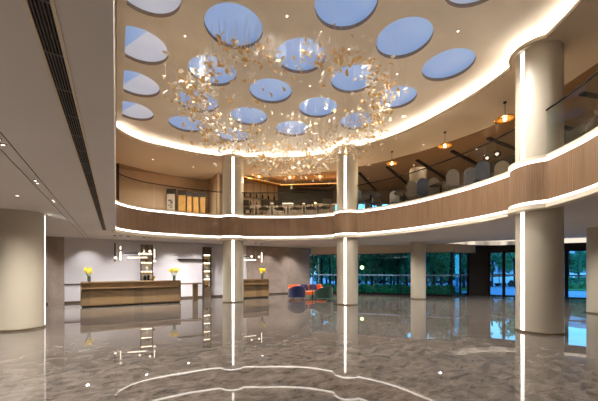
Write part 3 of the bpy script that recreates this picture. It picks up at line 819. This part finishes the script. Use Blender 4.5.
# long bar counter
bc = thing('bar_counter', 'long pale-topped bar counter at the back of the mezzanine', 'counter', (9.9, 16.0, UP), math.atan2(-1.6, 3.0))
bm = NB(); bx(bm, (0, 0, .64), (4.2, .6, 1.28)); obj('body', bm, ivory, bc)
bm = NB(); bx(bm, (0, 0, 1.31), (4.4, .75, .06)); obj('top', bm, lip_m, bc)
for s in (-1.3, -.2, .9):
    o = NB(); lathe(o, [(0, 0), (.05, 0), (.05, .10), (0, .10)], 12); o = obj('candle_lamp', o, warm_glow); o.location = bc.matrix_basis @ Vector((s, -.1, 1.341)); tag(o, 'small glowing lamp on the mezzanine bar counter', 'lamp', 'little lamps on the bar')

# dining furniture
def chair_proto(m, back='round'):
    t = thing('dining_chair', '', 'chair')
    bm = NB(); bx(bm, (0, 0, .45), (.48, .46, .09)); obj('seat', bm, m, t, bevel=.03)
    bm = NB()
    pts = []
    W_, Hh = .46, (.62 if back == 'round' else .34)
    for k in range(17):
        a = PI * k / 16; pts.append((W_ / 2 * math.cos(a), .48 + Hh - W_ / 2 + W_ / 2 * math.sin(a)) if back == 'round' else None)
    if back == 'round':
        pl = [(W_ / 2, .48)] + pts + [(-W_ / 2, .48)]
    else:
        pl = [(.24, .58), (.24, .84), (-.24, .84), (-.24, .58)]
    rows = []
    a = [bm.verts.new((x, .22 + (z - .48) * .12, z)) for x, z in pl]; b = [bm.verts.new((x, .28 + (z - .48) * .12, z)) for x, z in pl]
    bm.faces.new(a); bm.faces.new(b[::-1]); n = len(pl)
    for k in range(n): bm.faces.new((a[k], b[k], b[(k + 1) % n], a[(k + 1) % n]))
    obj('backrest', bm, m, t)
    for sx in (-1, 1):
        for sy in (-1, 1):
            bm = NB(); cyl(bm, (sx * .21, sy * .2, 0), (sx * .19, sy * .18, .42 if sy < 0 or back == 'round' else .62), .018, n=8); obj('leg', bm, dark_wood, t)
    return t
def dup(t, loc, rz, label, group=None):
    r = t.copy(); COL.objects.link(r); r.location = loc; r.rotation_euler = (0, 0, rz); r['label'] = label
    if group: r['group'] = group
    for ch in list(t.children):
        c = ch.copy(); COL.objects.link(c); c.parent = r
        for g in list(ch.children): d = g.copy(); COL.objects.link(d); d.parent = c
    return r
p_ivory, p_grey, p_slate, p_bar = chair_proto(ivory), chair_proto(grey_up), chair_proto(slate_up), chair_proto(mat('umber_upholstery', (84, 70, 60), .8), 'low')
used = set()
def place(pr, px, d, rz, label, group=None):
    loc = PD(px, d, UP)
    if pr.name in used: return dup(pr, loc, rz, label, group)
    used.add(pr.name); pr.location = loc; pr.rotation_euler = (0, 0, rz); pr['label'] = label
    if group: pr['group'] = group
    return pr
FW = -TH   # faces along the view
rail_seats = [(247.5, 15.8, 'left end, next to the rear column'), (264, 15.8, 'second from the rear column'), (280, 15.8, 'third from the rear column'), (296, 15.7, 'fourth from the rear column'), (311, 15.6, 'fifth from the rear column'), (325, 15.5, 'right end, next to the middle column')]
for k, (px, d, lb) in enumerate(rail_seats):
    place(p_bar, px, d, FW + PI + (.4 if k % 2 else -.3), 'low-backed dark bar chair behind the rail, ' + lb, 'low-backed chairs of the bar')
def round_tab(px, d, label, r=.42, h=.74, m=None, g=None):
    t = thing('round_table', label, 'table', PD(px, d, UP), 0, g)
    bm = NB(); lathe(bm, [(0, h - .03), (r, h - .03), (r, h), (0, h)], 28); obj('top', bm, m or lip_m, t)
    bm = NB(); lathe(bm, [(0, 0), (.24, 0), (.24, .02), (.035, .03), (.035, h - .03)], 20); obj('pedestal', bm, black, t)
for k, px in enumerate([256, 272, 288, 304, 318]):
    round_tab(px, 16.6 - .1 * k, 'small round bar table, %s from the rear column' % ['first', 'second', 'third', 'fourth', 'fifth'][k],  .34, .74, None, 'round bar tables behind the rail')
place(p_ivory, 452, 11.9, 2.2, 'cream round-backed dining chair left of the two dark ones')
place(p_grey, 466, 11.7, 2.6, 'grey round-backed dining chair, middle of the rail row')
place(p_slate, 481, 11.0, 2.2, 'dark slate round-backed chair nearest the right column')
place(p_ivory, 414, 13.3, 1.9, 'cream round-backed chair below the drum lamp shade')
place(p_slate, 421, 13.0, 2.4, 'slate round-backed chair in front of the drum floor lamp')
place(p_ivory, 433, 12.9, 2.2, 'cream round-backed chair between the drum lamp and rail row')
place(p_grey, 396, 14.4, -.6, 'grey round-backed chair left of the drum floor lamp')
place(p_slate, 377, 14.6, .5, 'slate round-backed chair at the table right of middle column')
place(p_slate, 364, 14.2, .2, 'slate round-backed chair right beside the middle column')
place(p_ivory, 500, 11.0, 2.2, 'cream round-backed chair just left of the right column')
place(p_ivory, 592, 7.9, 2.2, 'cream round-backed chair right of the right column')
for px, d, lb in ((371, 14.0, 'dark round table right of the middle column'), (404, 13.6, 'dark round table left of the drum lamp'), (441, 12.4, 'dark round table beside the cream chairs'), (491, 11.2, 'dark round table under the two glass globes')):
    round_tab(px, d, lb, .45, .74, dark_wood)
# drum floor lamp
fl = thing('floor_lamp', 'floor lamp with wide grey drum shade behind the rail', 'lamp', PD(418, 14.0, UP))
bm = NB(); lathe(bm, [(0, 0), (.2, 0), (.2, .02), (.015, .03), (.015, 1.7)], 20); obj('stand', bm, black, fl)
shade_m = mat('drum_shade', (128, 112, 94), .8, noise=.05)
bm = NB(); lathe(bm, [(.37, 1.3), (.37, 1.92), (.36, 1.92), (.36, 1.3)], 32); obj('shade', bm, shade_m, fl, smooth=False)
# brass pendants
def pendant(px, py, label, r=.28, drop=.55):
    q = P(px, py, ZR) if py else None
    t = thing('pendant_lamp', label, 'pendant lamp', (q.x, q.y, ZR), 0, 'brass disc pendants under the mezzanine ceiling')
    bm = NB(); cyl(bm, (0, 0, -.04), (0, 0, 0), .05, n=16); obj('canopy', bm, black, t)
    bm = NB(); cyl(bm, (0, 0, -drop + .05), (0, 0, -.04), .008, n=6); obj('rod', bm, black, t)
    bm = NB(); lathe(bm, [(.02, -drop + .10), (.06, -drop + .09), (r * .8, -drop + .02), (r, -drop - .03), (r * .97, -drop - .045), (r * .7, -drop - .02), (.07, -drop - .01)], 36); obj('shade', bm, brass, t, smooth=True)
    bm = NB(); ball(bm, (0, 0, -drop - .04), .055); obj('bulb', bm, lamp_glow, t, smooth=True)
    L = bpy.data.lights.new('pendant_bulb', 'POINT'); L.energy = 50; L.color = (1, .78, .5); L.shadow_soft_size = .06
    o = bpy.data.objects.new('pendant_bulb', L); COL.objects.link(o); o.location = (q.x, q.y, ZR - drop - .16)
pendant(505, 102, 'brass disc pendant beside the right column, the nearest', .32, .55)
pendant(445, 132, 'brass disc pendant between the middle and right columns, centre of three', .28)
pendant(392, 151.5, 'brass disc pendant just right of the middle column', .28)
pendant(259, 166, 'brass disc pendant just right of the rear column', .28)
pendant(290, 167, 'brass disc pendant midway between rear and middle columns', .28)
pendant(320, 166, 'brass disc pendant just left of the middle column', .28)
glob_m = glass('globe_glass', (.95, .9, .8, 1), .12)
for px, py, lb in ((487, 158, 'left one of two clear globe pendants near the right column'), (497, 154, 'right one of two clear globe pendants near the right column')):
    z = 6.65; q = P(px, py, z); t = thing('globe_pendant', lb, 'pendant lamp', (q.x, q.y, ZR - .02))
    bm = NB(); cyl(bm, (0, 0, z - ZR + .16), (0, 0, 0), .006, n=6); obj('rod', bm, black, t)
    bm = NB(); ball(bm, (0, 0, z - ZR + .02), .15); obj('globe', bm, glob_m, t, smooth=True)
    bm = NB(); ball(bm, (0, 0, z - ZR + .02), .05); obj('bulb', bm, lamp_glow, t, smooth=True)
# black radial slots in the bronze ceiling
sl = [((359, 172), (379, 193)), ((387, 166), (410, 185.5)), ((417, 159), (447, 179)), ((452, 150), (482, 166)), ((488, 137), (520, 149.5)), ((546, 121.5), (585, 131.5)), ((581, 92), (606, 96.5))]
for k, (a, b) in enumerate(sl):
    A, B = P(*a, ZR), P(*b, ZR); d = B - A; L = d.length; m_ = (A + B) / 2
    t = thing('linear_slot_light', 'black linear slot in the bronze mezzanine ceiling, %s counted from the middle column' % ['first', 'second', 'third', 'fourth', 'fifth', 'sixth', 'seventh'][k], 'ceiling slot', (m_.x, m_.y, ZR - .02), math.atan2(d.y, d.x), 'black slots of the dining ceiling')
    bm = NB(); bx(bm, (0, 0, -.03), (L, .15, .06)); obj('housing', bm, black, t)
    for q in (-.25, .25): bm = NB(); cyl(bm, (q * L, 0, -.075), (q * L, 0, -.06), .04, n=12); obj('spot_head', bm, black, t)
for q in [(13.6, 10.5), (14.3, 7.6), (13.2, 13.5), (13.6, 4.6)]:
    downlight(q[0], q[1], ZR - .02, 'small warm downlight in the bronze mezzanine ceiling', 240, 150, None, 'downlights of the dining ceiling', col=(1, .8, .55))
for q in [(1.6, 16.9), (3.6, 17.0), (7.0, 15.9), (11.8, 8.6), (8.3, 15.2), (10.4, 12.9)]:  # fill; the last ones added to brighten the bar
    downlight(q[0], q[1], ZR, 'small fill downlight in the pale mezzanine ceiling', 300, 150, None, 'downlights of the pale mezzanine ceiling', col=(1, .9, .76))

# display banners on the left of the mezzanine
ban_w = mat('banner_white', (206, 190, 172), .6); ban_y = marble('banner_yellow', (206, 156, 84), (176, 80, 44), 3, .5, lo=.7); ban_h = mat('banner_header', (62, 50, 44), .5)
def banner(px0, px1, ytop, m, label, d, turn=0.):
    a, b = PD(px0, d, UP), PD(px1, d, UP); w = (b - a).length; z1 = EYE + (HZ - ytop) * d / F_ - UP
    t = thing('display_banner', label, 'banner', (a + b) / 2, FW + turn, 'display banners on the mezzanine')
    bm = NB(); bx(bm, (0, 0, z1 / 2), (w, .05, z1)); obj('frame', bm, ban_h, t)
    bm = NB(); bx(bm, (0, -.032, z1 * .5), (w * .86, .01, z1 * .70)); o = obj('print', bm, m, t)
    if m is ban_w:
        # grey portrait-like scribble blocks of the poster
        bm = NB()
        for (x, z, sx, sz) in ((-.05, .66, .16, .05), (.04, .6, .10, .08), (-.02, .52, .2, .03), (.02, .46, .14, .03), (0, .36, .24, .02)): bx(bm, (x * w * 2, -.04, z1 * z), (sx * w * 2.4, .006, sz * z1))
        obj('printed_figure', bm, grey_up, o)
banner(166.5, 175.5, 189, ban_w, 'pale poster banner with grey picture, leftmost of the five', 17.6)
banner(178, 186.5, 190.5, ban_y, 'widest yellow banner, second from the left', 17.8)
banner(187.2, 192, 192, ban_y, 'narrow yellow banner, middle of the five', 17.7)
banner(192.8, 199, 192.5, ban_y, 'yellow banner, second from the right of the five', 17.9)
banner(199.8, 206, 192.5, ban_y, 'yellow banner, rightmost of the five', 18.1)

# ------------------------------------------------------------------ hanging leaves
def leaf_mesh(kind):
    bm = NB()
    rr = random.Random(kind)
    L, W_ = .155, .05; fold = .35 + .2 * rr.random()
    n = 6
    for s in (-1, 1):
        mid, edge = [], []
        for k in range(n + 1):
            u = k / n; x = (u - .5) * L; zc = .018 * math.sin(u * PI) * (1 if kind % 2 else -1)
            w = W_ * math.sin(PI * min(1, max(0.0, u)) ** .8) * s
            mid.append(bm.verts.new((x, 0, zc))); edge.append(bm.verts.new((x, w * math.cos(fold), zc + abs(w) * math.sin(fold))))
        for k in range(n):
            try: bm.faces.new((mid[k], mid[k + 1], edge[k + 1], edge[k]))
            except Exception: pass
    bmesh.ops.remove_doubles(bm, verts=bm.verts, dist=1e-5)
    bmesh.ops.solidify(bm, geom=bm.faces[:], thickness=.002)
    me = bpy.data.meshes.new('leaf'); bm.to_mesh(me); bm.free(); return me
protos = []
for k in range(6):
    me = leaf_mesh(k); me.materials.append(gold if k % 2 else cream); protos.append(me)
bm = NB(); cyl(bm, (0, 0, 0), (0, 0, 1), .0016, n=4, cap=False); wm = bpy.data.meshes.new('wire'); bm.to_mesh(wm); bm.free(); wm.materials.append(wire_m)
far = Vector((ST, CT)); side = Vector((CT, -ST)); RC = Vector((4.55, 8.1))
rl = random.Random(11)
SPOTS = [P(px, py, ZC).xy for px, py in [(287, 16), (185, 36), (349, 49), (310, 86), (233, 97), (282, 114), (458, 31), (397, 74)]]
leaves = []
def near_side(v): return v
while len(leaves) < 1800:
    ph = rl.uniform(-PI, PI)     # 0 = far side of the ring
    w = .5 + .5 * math.cos(ph)
    if rl.random() > .36 + .64 * w ** 1.6: continue
    R = 2.75 + .35 * w + rl.gauss(0, .30)
    if rl.random() < .04: R = rl.uniform(.8, 2.6)
    p = RC + far * R * math.cos(ph) * (1.05 if math.cos(ph) > 0 else .78) + side * R * math.sin(ph)
    zm = 6.80 - .50 * w ** 2; z = zm + rl.gauss(0, .16 + .34 * w)
    if z > 7.2 or z < 5.05: continue
    if w > .75 and z < 5.9 and abs(ph) > .55: continue
    if any((p - sp).length < .42 for sp in SPOTS): continue
    leaves.append((p.x, p.y, z))
leaves.sort(key=lambda q: q[0] * ST + q[1] * CT)
def leaf_rot(): return (rl.uniform(-.9, .9), rl.uniform(-.9, .9), rl.uniform(0, 2 * PI))
for k, q in enumerate(leaves[:300]):
    me = protos[rl.randrange(6)]
    o = bpy.data.objects.new('hanging_leaf', me); COL.objects.link(o); o.location = q; o.rotation_euler = leaf_rot(); s = rl.uniform(.8, 1.25); o.scale = (s, s, s)
    tag(o, 'small gold or cream leaf hanging on a thin wire below the tan ceiling', 'hanging leaf', 'hanging leaves of the atrium sculpture')
    wv = bpy.data.objects.new('wire', wm); COL.objects.link(wv); wv.parent = o
    wv.matrix_parent_inverse = (Matrix.Translation(o.location) @ o.rotation_euler.to_matrix().to_4x4() @ Matrix.Diagonal((s, s, s, 1))).inverted()
    wv.location = q; wv.scale = (1, 1, ZC - q[2])
bl = bmesh.new()
for q in leaves[300:]:
    me = protos[rl.randrange(6)]; gi = 0 if me.materials[0] is gold else 1
    s = rl.uniform(.8, 1.25)
    from mathutils import Euler
    M = Matrix.Translation(q) @ Euler(leaf_rot()).to_matrix().to_4x4() @ Matrix.Diagonal((s, s, s, 1))
    tmp = me.copy(); tmp.transform(M)
    n0 = len(bl.faces); bl.from_mesh(tmp); bl.faces.ensure_lookup_table()
    for f in bl.faces[n0:]: f.material_index = gi
    bpy.data.meshes.remove(tmp)
sf = obj('leaf_swarm', bl, [gold, cream]); tag(sf, 'dense far mass of gold and cream leaves hanging above the balcony', 'hanging leaves', kind='stuff')
bl = NB()
for q in leaves[300:]:
    cyl(bl, q, (q[0], q[1], ZC), .0016, n=3, cap=False)
tag(obj('wires', bl, wire_m, sf), None, None, kind='stuff')

# ------------------------------------------------------------------ garden outside
bm = NB(); poly(bm, [(-10, 20.6), (12.1, 20.6), (12.1, 17.9), (17.8, 11.1), (19.6, 11.15), (20.6, 10.2), (23.7, 5.2), (27.2, -6), (90, -20), (90, 90), (-10, 90)], -.12, -.04); struct('ground_outside', bm, pave_m)
def lawn(pts, label):
    bm = NB(); poly(bm, pts, -.03, .02); tag(obj('lawn', bm, lawn_m), label, 'lawn', kind='stuff')
lawn([PD(300, 20).xy, PD(480, 24.5).xy, PD(485, 31).xy, PD(300, 31).xy], 'green planting bed floor beyond the garden windows')
lawn([PD(545, 25).xy, PD(640, 22).xy, PD(640, 40).xy, PD(545, 40).xy], 'green lawn seen right of the right column')
def foliage(seed, n, shape, size=.16):
    rr = random.Random(seed); bm = NB()
    for _ in range(n):
        c = shape(rr); d = Vector((rr.gauss(0, 1), rr.gauss(0, 1), rr.gauss(0, 1))).normalized()
        u = d.orthogonal().normalized() * size * rr.uniform(.6, 1.3); v = d.cross(u).normalized() * size * .5
        bm.faces.new([bm.verts.new(c - u), bm.verts.new(c - v), bm.verts.new(c + u), bm.verts.new(c + v)])
    return bm
def crown(rx, rz, zc):
    blobs = None
    def f(rr):
        nonlocal blobs
        if blobs is None: blobs = [Vector((rr.uniform(-1, 1) * rx * .7, rr.uniform(-1, 1) * rx * .7, zc + rr.uniform(-1, 1) * rz * .7)) for _ in range(9)]
        b = rr.choice(blobs); d = Vector((rr.gauss(0, 1), rr.gauss(0, 1), rr.gauss(0, 1))).normalized() * rr.uniform(.6, 1) 
        return b + Vector((d.x * rx * .45, d.y * rx * .45, d.z * rz * .4))
    return f
def tree_proto(seed, h, rx, m):
    t = thing('garden_tree', '', 'tree')
    bm = NB(); z = 0; x = y = 0; rr = random.Random(seed); r = .13
    while z < h * .8:
        nx, ny = x + rr.uniform(-.08, .08), y + rr.uniform(-.08, .08); cyl(bm, (x, y, z), (nx, ny, z + .8), r, r * .9, n=8); x, y, z, r = nx, ny, z + .8, r * .9
    for k in range(5):
        a = rr.uniform(0, 6.28); cyl(bm, (x * .5, y * .5, h * rr.uniform(.35, .6)), (math.cos(a) * rx * .6, math.sin(a) * rx * .6, h * .75), .04, .015, n=6)
    obj('trunk', bm, bark, t)
    obj('foliage', foliage(seed, 1500, crown(rx, h * .33, h * .62), .14), m, t)
    return t
tp = [tree_proto(3, 4.6, 1.25, leaf_a), tree_proto(5, 5.2, 1.35, leaf_b), tree_proto(9, 4.2, 1.15, leaf_a)]
tpos = [(322, 21.5), (330, 25), (336, 22), (352, 23.5), (366, 20.5), (372, 26), (384, 22.5), (391, 20.5), (398, 24), (407, 22), (426, 22.5), (434, 20.5), (441, 24), (449, 22), (457, 26), (464, 23), (474, 25), (492, 30), (505, 33), (515, 29), (568, 33), (578, 36), (590, 38)]
GD = lambda px: 21.3 + (px - 315) / 137 * -2.9
for k, (px, d) in enumerate(tpos):
    if 455 < px < 480: d = 27 + k % 3
    elif px < 480: d = GD(px) + 2.3 + (k * 7 % 5) * 1.5
    pr = tp[k % 3]; lab = 'dusk-lit leafy tree in the garden beyond the lobby glass'
    if k < 3: pr.location = PD(px, d, -.04); pr['label'] = lab; pr['group'] = 'trees beyond the lobby glass'
    else: dup(pr, PD(px, d, -.04), k * 1.3, lab, 'trees beyond the lobby glass')
for k in range(16):
    dup(tp[k % 3], PD(318 + k * 9.5, GD(318 + k * 9.5) + 12 + (k * 5 % 4) * 1.6, -1.1), k * 1.7, 'dusk-lit leafy tree in the garden beyond the lobby glass', 'trees beyond the lobby glass')
def shrub_f(rr):
    a = rr.uniform(0, 6.28); e = rr.random() ** .5
    return Vector((math.cos(a) * e * .7, math.sin(a) * e * .45, rr.random() * .75 * (1 - e * .6) + .05))
sh0 = obj('garden_shrub', foliage(21, 700, shrub_f, .10), leaf_b)
for k in range(26):
    px = 318 + k * 6.0 + (3 if k % 2 else 0); d = GD(px) + .5 + (k % 3) * .6
    if px > 452: px = 556 + (k - 22) * 13; d = 26
    o = sh0 if k == 0 else sh0.copy()
    if k: COL.objects.link(o)
    o.location = PD(px, d + .6, -.04); o.rotation_euler = (0, 0, k * 2.1); tag(o, 'low leafy green shrub along the outside of the garden windows', 'shrub', 'shrubs outside the windows')
bm = NB(); bx(bm, (0, 0, .45), (9, 1.0, .9)); hg = obj('hedge', foliage(31, 3500, lambda rr: Vector((rr.uniform(-4.5, 4.5), rr.uniform(-.5, .5), rr.uniform(0, .95))), .12), leaf_a); bm.free()
hg.location = PD(590, 31, -.04); hg.rotation_euler = (0, 0, FW); tag(hg, 'trimmed dark hedge behind the lawn beyond the entrance', 'hedge')
def car(px, d, rz, m, label):
    t = thing('parked_car', label, 'car', PD(px, d, -.04), rz)
    side_p = [(-2.1, .35), (-2.15, .7), (-1.9, .9), (-1.2, .95), (-.6, 1.38), (.7, 1.42), (1.4, 1.0), (2.05, .9), (2.15, .6), (2.1, .35)]
    bm = NB(); a = [bm.verts.new((x, -.85, z)) for x, z in side_p]; b = [bm.verts.new((x, .85, z)) for x, z in side_p]
    bm.faces.new(a); bm.faces.new(b[::-1]); n = len(side_p)
    for k in range(n): bm.faces.new((a[k], b[k], b[(k + 1) % n], a[(k + 1) % n]))
    obj('body', bm, m, t, bevel=.08)
    wp = [(-1.05, .98), (-.55, 1.32), (.66, 1.35), (1.2, 1.02)]
    for s in (-1, 1):
        bm = NB(); a = [bm.verts.new((x, s * .84, z)) for x, z in wp]; b = [bm.verts.new((x, s * .865, z)) for x, z in wp]
        bm.faces.new(a); bm.faces.new(b)
        for k in range(4): bm.faces.new((a[k], b[k], b[(k + 1) % 4], a[(k + 1) % 4]))
        obj('side_window', bm, car_glass, t)
        for q in (-1.35, 1.35): bm = NB(); cyl(bm, (q, s * .72, .33), (q, s * .9, .33), .33, n=20); obj('wheel', bm, tyre, t)
car(493, 31, FW + .2, car_w, 'white car parked beyond the left entrance door')
car(516, 33, FW + .1, car_w, 'white car parked behind the second entrance door')
car(430, 38, FW, car_w, 'white car glimpsed behind trees right of the slim column')
car(455, 40, FW, car_d, 'dark red car glimpsed behind trees near the window corner')
car(368, 38, FW, car_w, 'white car glimpsed behind trees right of the middle column')
car(398, 40, FW, car_w, 'white car glimpsed behind trees left of the slim column')
def tower(px, d, w, h, label):
    t = thing('distant_tower', label, 'building', PD(px, d, -.04), FW)
    bm = NB(); bx(bm, (0, 0, h / 2), (w, w * .6, h)); obj('walls', bm, tower_m, t)
    nf = int(h / 3.2)
    for k in range(nf):
        bm = NB()
        for q in range(int(w / 2.4)): bx(bm, (-w / 2 + 1.2 + q * 2.4, -w * .3 - .02, 1.8 + k * 3.2), (1.5, .08, 1.5))
        obj('window_row', bm, tower_win, t)
tower(592, 80, 16, 13, 'pale distant building above the hedge, right')
tower(400, 75, 40, 9, 'long low distant building behind the garden trees')
tower(500, 110, 18, 9, 'low distant building seen through the entrance doors')
gl = thing('garden_lamp', 'small glowing garden lamp right of the middle column', 'garden lamp', PD(362, 21.2, -.04))
bm = NB(); cyl(bm, (0, 0, 0), (0, 0, 1.75), .03, n=8); obj('post', bm, black, gl)
bm = NB(); ball(bm, (0, 0, 1.85), .13); obj('globe', bm, warm_glow, gl, smooth=True)

# ------------------------------------------------------------------ sky
w = bpy.data.worlds.new('dusk'); scn.world = w; w.use_nodes = True
nt = w.node_tree; bg = nt.nodes['Background']
tcw = nt.nodes.new('ShaderNodeTexCoord'); sp = nt.nodes.new('ShaderNodeSeparateXYZ'); nt.links.new(tcw.outputs['Generated'], sp.inputs[0])
rp = nt.nodes.new('ShaderNodeValToRGB'); rp.color_ramp.elements[0].position = .0; rp.color_ramp.elements[0].color = srgb(190, 214, 240); rp.color_ramp.elements[1].position = .8; rp.color_ramp.elements[1].color = srgb(70, 120, 200)
nt.links.new(sp.outputs[2], rp.inputs[0]); nt.links.new(rp.outputs[0], bg.inputs[0]); bg.inputs[1].default_value = 3.2

# ------------------------------------------------------------------ camera
cam = bpy.data.cameras.new('camera'); co = bpy.data.objects.new('camera', cam); COL.objects.link(co)
co.location = (0, 0, EYE); co.rotation_euler = (PI / 2, 0, -TH)
cam.sensor_width = 36; cam.lens = 36 * F_ / 598; cam.shift_y = (HZ - 200.5) / 598; cam.clip_start = .02; cam.clip_end = 300
scn.camera = co
scn.view_settings.view_transform = 'Standard'; scn.view_settings.look = 'None'; scn.view_settings.gamma = 1; scn.view_settings.use_curve_mapping = False
scn.view_settings.exposure = 0.48
scn.cycles.max_bounces = 8; scn.cycles.diffuse_bounces = 4; scn.cycles.glossy_bounces = 4; scn.cycles.transparent_max_bounces = 24
scn.cycles.use_denoising = True; scn.cycles.caustics_reflective = False; scn.cycles.caustics_refractive = False
scn.cycles.sample_clamp_indirect = 6
